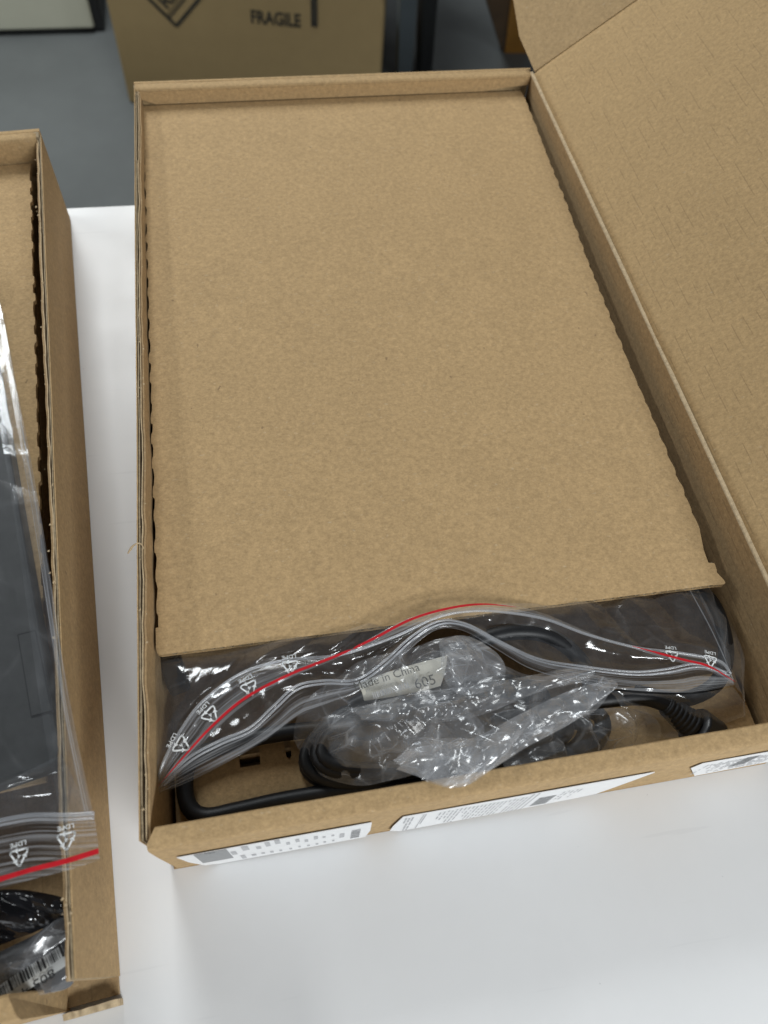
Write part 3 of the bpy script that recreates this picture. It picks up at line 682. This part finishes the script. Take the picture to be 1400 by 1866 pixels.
# twisted tail crossing to the front wall
film('tail', [P(1116, 1238, .062), P(1040, 1258, .066), (P(950, 1300, .068)), P(860, 1345, .070), P(760, 1362, .068), P(716, 1385, .064)],
     [P(1108, 1262, .060), P(1050, 1312, .064), P(960, 1362, .068), P(880, 1412, .071), P(830, 1434, .071), P(722, 1402, .066)], CRUMP2, cb, 200, 40, .004, (41, 32, .0055, 6))
film('tail', [P(640, 1292, .056), P(760, 1262, .058), P(860, 1250, .061), P(960, 1232, .062), P(1070, 1212, .061)], [P(660, 1312, .054), P(780, 1318, .058), P(880, 1302, .062), P(980, 1262, .063), P(1075, 1240, .061)], CRUMP, cb, 160, 30, .004, (43, 36, .005, 6))
blob_film('knot', [P(*q) for q in [(800, 1168, .053), (850, 1158, .056), (905, 1192, .056), (922, 1232, .055), (880, 1262, .056), (830, 1262, .057), (806, 1225, .057)]], P(855, 1212, .058), CRUMP2, cb, 140, 34, .006, (47, 48, .007, 5))
blob_film('knot', [P(*q) for q in [(722, 1378, .060), (760, 1352, .064), (830, 1345, .067), (900, 1352, .068), (905, 1392, .069), (850, 1432, .070), (800, 1432, .070), (745, 1405, .065)]], P(810, 1388, .068), CRUMP, cb, 150, 34, .004, (53, 50, .006, 5))
blob_film('film', [P(*q) for q in [(905, 1345, .050), (980, 1318, .053), (1060, 1296, .054), (1130, 1290, .052), (1185, 1300, .048), (1205, 1345, .042), (1150, 1382, .042), (1080, 1396, .046), (1000, 1408, .050), (930, 1412, .054)]], P(1050, 1350, .049), CRUMP, cb, 200, 44, .004, (57, 32, .007, 6))
# ------------------------------------------------------------------ left box
LBA = math.radians(3.95); LO = (-.0265, -.0520, 0)
T2 = Matrix.Translation(LO) @ Matrix.Rotation(LBA, 4, 'Z')
lb = thing('open_carton', (T2 @ Vector((-.14, .24, 0))), 'kraft cardboard box at the left edge, cut off, holding a bagged grey device', 'box', LBA)
LL = .4835; HB = H
m = MB(); m.box((-.285, .001, .0005), (-.0004, LL, .0028), T2); m.build('bottom', K_IN, lb)
two_ply_wall(lb, .0075, LL - .004, 0.0, -1, T2, seed=21, gap=.0021)
# rounded outer face down the right side near the front, where the outer board bows out
m = MB(); m.box((-.2875, .004, .003), (-.284, LL - .003, H)); 
for i, v in enumerate(m.v): m.v[i] = T2 @ v
m.build('left_wall', K_WALL, lb)
m = MB(); m.box((-.2875, LL, .0005), (-.001, LL + .0028, H), T2); m.build('back_wall', K, lb)
V = []; F = []; prof = [(LL - .0002, H - .0002), (LL - .003, H + .0004), (LL - .0062, H + .0003), (LL - .0075, H - .0006), (LL - .0078, H - .0025), (LL - .0074, .040)]; k = len(prof); nx = 40
for i in range(nx + 1):
    x = -.2835 + (.2805) * i / nx
    for (y, z) in prof: V.append(T2 @ Vector((x, y + .0003 * nz(x, 5, 14), z + .0002 * nz(x, 6, 30))))
for i in range(nx):
    for j in range(k - 1): F.append((i*k+j, (i+1)*k+j, (i+1)*k+j+1, i*k+j+1))
o = mesh('back_top_fold', V, F, K, lb, True); s_ = o.modifiers.new('thick', 'SOLIDIFY'); s_.thickness = .0006; s_.offset = 1
m = MB(); m.box((-.0048, LL - .006, H - .014), (-.0012, LL - .0005, H + .0002), T2); m.build('corner_tab', K_EDGE, lb, bevel=.0006)
# front wall: rolled lip that stops short of the side wall, low torn strip in front of the slot
V = []; F = []; prof = [(.0085, .003), (.0085, H - .0012), (.0075, H), (.0022, H + .0002), (.0008, H - .0008), (0.0, H - .003), (0.0, .0006), (.004, .0006)]; k = len(prof); nx = 40
for i in range(nx + 1):
    u = i / nx
    for j, (y, z) in enumerate(prof):
        xe = -.0185 - .0035 * (y / .0085) if z > .03 else -.0200
        x = -.284 + (xe + .284) * u; V.append(T2 @ Vector((x, y + .0003 * nz(x, 15, 14), z + (.0003 * nz(x, 16, 20) if z > .05 else 0))))
for i in range(nx):
    for j in range(k): F.append((i*k+j, i*k+(j+1) % k, (i+1)*k+(j+1) % k, (i+1)*k+j))
F += [tuple(range(k)), tuple(nx*k+j for j in range(k))[::-1]]
fixn(mesh('front_wall', V, F, K, lb))
xs = np.linspace(-.0215, .0006, 40); V = []; F = []
for x in xs:
    zt = .0075 + .0022 * nz(x, 17, 120) + .0010 * nz(x, 18, 400)
    for (y, z) in ((-.0030, .0005), (-.0006, .0005), (-.0006 - .0004 * nz(x, 19, 200), zt), (-.0030, zt - .001)): V.append(T2 @ Vector((x, y, z)))
for i in range(len(xs) - 1):
    for j in range(4): F.append((4*i+j, 4*i+(j+1) % 4, 4*i+4+(j+1) % 4, 4*i+4+j))
F += [(0, 1, 2, 3), tuple(4*(len(xs)-1)+j for j in (3, 2, 1, 0))]
fixn(mesh('torn_front_strip', V, F, K_TORN, lb))
specks(lb, [(-.0002 - rr.uniform(0, .0042), rr.uniform(.02, LL - .02), rr.uniform(.0003, .0008)) for _ in range(46)], T2)
# its insert
li = thing('cardboard_insert', (T2 @ Vector((-.14, .25, .04))), 'kraft cardboard sheet with notched right edge under the bagged grey device', 'cardboard', LBA)
pts = [(-.282, .080), (-.0125, .080)]; y = .085
while y < LL - .02:
    a = .0006 * max(.1, 1 + 1.4 * nz(y, 94, 70)); pts += [(-.0120, y), (-.0120 + a, y + .0008), (-.0120 + a, y + .0062), (-.0121, y + .0072), (-.0122 + .0003 * nz(y, 93, 60), y + .0128)]; y += .0155 + .0045 * nz(y, 95, 70)
pts += [(-.0110, LL - .0085), (-.282, LL - .0085)]
m = MB(); m.prism(pts, T2, .0475, .0502); m.build('board', K, li)
m = MB(); m.box((-.275, .20, .003), (-.268, .44, .0472), T2); m.build('support_rib', K_IN, li)
m = MB(); m.box((-.030, .20, .003), (-.024, .44, .0472), T2); m.build('support_rib', K_IN, li)
# grey device
dv = thing('grey_device', tuple(P(-60, 1150, .0505)), 'flat dark grey device inside the clear zip bag in the left box', 'device')
c0 = P(112, 1388, .0640); c1 = P(12, 790, .0640); ax = (c1 - c0).normalized(); bx_ = Vector((-ax.y, ax.x, 0))
TD = frame(c0, ax, bx_)
def rrect(x0, y0, x1, y1, r, n=6):
    out = []
    for (cx_, cy_, a0) in ((x1 - r, y1 - r, 0), (x0 + r, y1 - r, 90), (x0 + r, y0 + r, 180), (x1 - r, y0 + r, 270)):
        for i in range(n + 1):
            a = math.radians(a0 + 90 * i / n); out.append((cx_ + r * math.cos(a), cy_ + r * math.sin(a)))
    return out
m = MB(); m.prism(rrect(0, 0, .300, .205, .006), TD, -.0130, 0); body = m.build('body', DEVICE, dv, bevel=.0015)
def devpoly(pix): return [tuple((TD.inverted() @ P(x, y, .0640)).xy) for x, y in pix]
q = devpoly([(32, 1157), (66, 1148), (97, 1297), (57, 1308)])
m = MB(); m.prism(q, TD, .0001, .0003); m.build('panel_gap', DEVICE_GAP, dv)
cq = Vector((sum(p[0] for p in q) / 4, sum(p[1] for p in q) / 4)); q2 = [tuple(cq + (Vector(p) - cq) * Vector((.965, .92)).x if False else cq + Vector(((p[0] - cq.x) * .965, (p[1] - cq.y) * .86))) for p in q]
m = MB(); m.prism(q2, TD, .0003, .0006); m.build('panel_cover', DEVICE, dv)
# zip bag over the device
b2 = thing('zip_bag', tuple(P(60, 1450, .06)), 'clear zip bag with red stripe hanging over the wall of the left box', 'bag')
redge = [P(-30, 440, .066), P(2, 560, .067), P(32, 720, .0675), P(62, 880, .0675), P(84, 1010, .0675), (P(104, 1140, .0685)), P(128, 1290, .0700), P(152, 1410, .0705), P(168, 1482, .0700)]
ledge = [P(-420, 470, .066), P(-420, 600, .067), P(-420, 760, .068), P(-420, 920, .068), P(-420, 1050, .068), P(-420, 1180, .068), P(-420, 1330, .068), P(-420, 1450, .067), P(-420, 1530, .066)]
film('body_film', redge, ledge, FILM_THIN, b2, 200, 90, .001, (61, 9, .0022, 3))
rim2 = [p + Vector((-.0045, 0, -.001)) for p in redge]
film('side_seam', [p + Vector((.0003, 0, -.0006)) for p in redge], [p + Vector((-.0028, 0, .0004)) for p in redge], LIP, b2, 200, 6, .0002, (62, 20, .0003))
film('side_fold', [p + Vector((-.001, 0, -.003)) for p in redge], [p + Vector((-.011, 0, -.0005)) for p in redge], FILM_THIN, b2, 200, 10, .0005, (63, 10, .0008, 3))
z2 = [P(-420, 1570, .066), P(-200, 1530, .067), P(-60, 1507, .068), P(0, 1495, .0685), P(60, 1485, .069), P(120, 1485, .070), P(172, 1482, .070)]
z2b = [p + Vector((0, -.0018, .0002)) for p in z2]
red2 = [P(-420, 1735, .066), P(-200, 1668, .068), P(-60, 1620, .0695), P(0, 1603, .070), P(60, 1585, .0700), P(120, 1570, .0698), P(181, 1551, .0690)]
lip2 = [p + Vector((.0002, -.0030, -.0004)) for p in red2]
tube('zip_profile', z2, .0008, ZIP, b2, 120, 8); tube('zip_profile', z2b, .0005, ZIP, b2, 120, 8)
film('lip_film', z2, lip2, LIP, b2, 160, 40, .001, (64, 18, .001, 4), edge=1)
stripe('red_stripe', red2, lip2, .0017, RED, b2, 160, .0009)
def mark2(px, py, z, s, ang): recycle_mark(b2, frame(P(px, py, z), P(px, py, z) - P(px + 30, py + ang * 30, z), P(px, py, z) - P(px + ang * 30, py - 30, z)), s)
mark2(122, 1530, .0722, .0058, -.25); mark2(36, 1560, .0722, .0055, -.30); mark2(-60, 1590, .072, .0055, -.3)
# creases in the film below the device's corner
film('crease_film', [P(112, 1375, .0672), P(40, 1410, .0680), P(-80, 1465, .068)], [P(165, 1480, .0690), P(60, 1486, .0690), P(-80, 1500, .0685)], FILM, b2, 80, 30, .002, (65, 26, .005, 4))
# glossy black pouch and bar-coded packet in the front of the left box
po = thing('black_pouch', tuple(P(40, 1670, .03)), 'glossy crumpled black plastic pouch below the red stripe in the left box', 'pouch')
ol = [(-160, 1690, .040), (-80, 1640, .046), (0, 1622, .048), (60, 1622, .048), (124, 1640, .047), (128, 1665, .044), (70, 1695, .040), (0, 1722, .036), (-100, 1750, .034)]
blob_film('film', [P(*q) for q in ol], P(0, 1672, .046), POUCH, po, 200, 40, .008, (71, 52, .007, 7))
pk = thing('barcode_packet', tuple(P(40, 1760, .02)), 'dark packet with a white bar code sticker at the bottom of the left box', 'packet')
ol = [(-120, 1790, .030), (0, 1735, .036), (60, 1705, .038), (120, 1672, .040), (132, 1760, .036), (128, 1798, .032), (60, 1815, .030), (-80, 1850, .026)]
blob_film('body', [P(*q) for q in ol], P(20, 1765, .034), BLACK_TUBE, pk, 160, 30, .004, (73, 30, .002))
oc = [(x, y, z + .005) for x, y, z in ol]
blob_film('film', [P(*q) for q in oc], P(20, 1765, .041), CRUMP, pk, 220, 44, .005, (75, 36, .006, 5))
pz = .0415
pq = [P(-60, 1835, pz), P(112, 1722, pz), P(124, 1758, pz), P(-50, 1868, pz)]
sa = film('sticker', [pq[0], pq[0].lerp(pq[1], .5) + Vector((0, 0, .0006)), pq[1]], [pq[3], pq[3].lerp(pq[2], .5), pq[2]], simple('dimmed_sticker_paper', (.42, .42, .40), .5, .3, var=.05, scale=200), pk, 40, 8, .001, (7, 30, .0006)); sa['label'] = 'white sticker with a black bar code'  # white paper greyed in colour to look dim under the film
TB = frame(pq[0].lerp(pq[1], .55).lerp(pq[3].lerp(pq[2], .55), .30) + Vector((0, 0, .0017)), pq[1] - pq[0], pq[0] - pq[3])
g = MB(); r = random.Random(9); x = -.018
while x < .020:
    b = r.choice((.0002, .0003, .0006, .0009)); g.add([TB @ Vector(q) for q in ((x, -.0022, 0), (x + b, -.0022, 0), (x + b, .0024, 0), (x, .0024, 0))], [(0, 1, 2, 3)]); x += b + r.choice((.0003, .0004, .0007))
mesh('bar_code', g.v, g.f, INK, sa)
text_mesh('print', '805 4 308', .0042, TB @ Matrix.Translation((0, -.0048, 0)) @ Matrix.Rotation(math.pi, 4, 'Z'), INK, sa, stretch=1.3)
# ------------------------------------------------------------------ background, on the floor
CA = math.radians(-12); CO = P(236, 188, FZ)
TC = Matrix.Translation(CO) @ Matrix.Rotation(CA, 4, 'Z')
ct = thing('shipping_carton', tuple(CO), 'large brown carton printed FRAGILE standing on the grey floor', 'carton', CA)
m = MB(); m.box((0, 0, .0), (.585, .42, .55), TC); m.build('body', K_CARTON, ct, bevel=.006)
CFZ = TC @ Matrix.Rotation(math.radians(90), 4, 'X')       # x right, y up, z out of the front
CI = CFZ.inverted()
def onc(px, py):
    """where the carton's front plane is met"""
    v = Vector(CR.T @ np.array([(px - 700) / FPX, (py - 933) / FPX, 1.0])); o_ = Vector(CC); a = CI @ o_; b = CI @ (o_ + v); t = -a.z / (b.z - a.z); q = a + (b - a) * t; return Vector((q.x, q.y))
fa, fb_ = onc(457, 35), onc(548, 33)
text_mesh('print', 'FRAGILE', abs(onc(500, 22).y - onc(500, 47).y) * 1.30, CFZ @ Matrix.Translation(((fa.x + fb_.x) / 2, (onc(500, 22).y + onc(500, 47).y) / 2, .0008)), INK_SOFT, ct, stretch=.80, bold=.0012)
a, b = onc(567, 47), onc(579, 47); h_ = onc(573, 48).y
m = MB(); m.prism([(a.x, h_), (b.x, h_), (b.x, h_ + .22), (a.x, h_ + .22)], CFZ, .0005, .0012); m.build('printed_bar', INK_SOFT, ct)
tip = onc(322, 47); sd = .19; g = MB()
def bar(p0, p1, wd):
    d = (p1 - p0).normalized(); n_ = Vector((-d.y, d.x)) * wd / 2; g.add([CFZ @ Vector((q.x, q.y, .0009)) for q in (p0 - n_, p1 - n_, p1 + n_, p0 + n_)], [(0, 1, 2, 3)])
dl = Vector((-.70, .72)).normalized(); dr = Vector((.70, .72)).normalized()
c4 = [tip, tip + dr * sd, tip + dr * sd + dl * sd, tip + dl * sd]
for i in range(4): bar(c4[i], c4[(i + 1) % 4], .0075)
bar(tip + dl * .020, tip + dl * .020 + dr * sd, .004); bar(tip + dl * .026, tip + dl * .026 + dr * (sd * .9), .002)
mesh('printed_diamond', g.v, g.f, INK_SOFT, ct)
tp_ = tip + dl * .044 + dr * .055
text_mesh('print', 'REPU', .038, CFZ @ Matrix.Translation((tp_.x, tp_.y, .0009)) @ Matrix.Rotation(math.radians(45.8), 4, 'Z'), INK_SOFT, ct, bold=.0012)
m = MB(); m.box((.27, -.0006, .5), (.32, .4206, .5515), TC); m.build('tape', simple('brown_tape', (.28, .19, .09), .3, .5), ct)
# cream cabinet
cr_ = P(192, 58, FZ); cb2 = thing('cabinet', (cr_.x - .4, cr_.y + .2, FZ), 'cream fronted black cabinet on the grey floor behind the carton', 'cabinet')
m = MB(); m.box((cr_.x - .9, cr_.y, FZ + .004), (cr_.x, cr_.y + .4, FZ + .75)); m.build('body', BLACKST, cb2, bevel=.004)
m = MB(); m.box((cr_.x - .892, cr_.y - .012, FZ + .014), (cr_.x - .022, cr_.y - .0005, FZ + .735)); m.build('door_panel', CREAM, cb2, bevel=.008)
# metal leg, black leg, wooden leg of furniture behind
q = P(742, 150, FZ)
def leg(name, base_px, top_px, ztop, w_, d_, mat, label, cat):
    a = P(*base_px, FZ); b = P(*top_px, ztop); V = []
    for (c, s_) in ((a, 1), (b, 1)):
        V += [c + Vector((-w_/2, 0, 0)), c + Vector((w_/2, 0, 0)), c + Vector((w_/2, d_, 0)), c + Vector((-w_/2, d_, 0))]
    o = fixn(mesh(name, V, [(0, 1, 2, 3), (4, 5, 6, 7), (0, 1, 5, 4), (1, 2, 6, 5), (2, 3, 7, 6), (3, 0, 4, 7)], mat))
    bv = o.modifiers.new('bevel', 'BEVEL'); bv.width = .003; bv.segments = 2
    return tag(o, label, cat)
leg('metal_post', (737, 150), (746, -20), -.10 if False else FZ + .34, .036, .03, STEEL, 'grey steel post standing on the floor right of the carton', 'post')
leg('black_post', (776, 150), (787, -20), FZ + .34, .030, .06, BLACKST, 'black post beside the grey steel post', 'post')
wl = thing('wooden_leg', tuple(P(935, 97, FZ)), 'orange wooden furniture leg with its side painted in shade, left of the box lid', 'furniture leg')
def quad_prism(px, z0s, dep, mat, name):
    V = [P(x, y, z) for (x, y), z in zip(px, z0s)]; V += [v + Vector((.0, dep, 0)) for v in V]
    return fixn(mesh(name, V, [(0, 1, 2, 3), (4, 5, 6, 7), (0, 1, 5, 4), (1, 2, 6, 5), (2, 3, 7, 6), (3, 0, 4, 7)], mat, wl))
quad_prism([(920, 97), (962, 97), (972, -30), (935, -30)], [FZ, FZ, FZ + .3, FZ + .3], .03, WOOD, 'front_board')
quad_prism([(915, 94), (919, 96), (934, -30), (878, -30)], [FZ + .002, FZ + .002, FZ + .3, FZ + .3], .03, WOOD_SHADE, 'side_board')
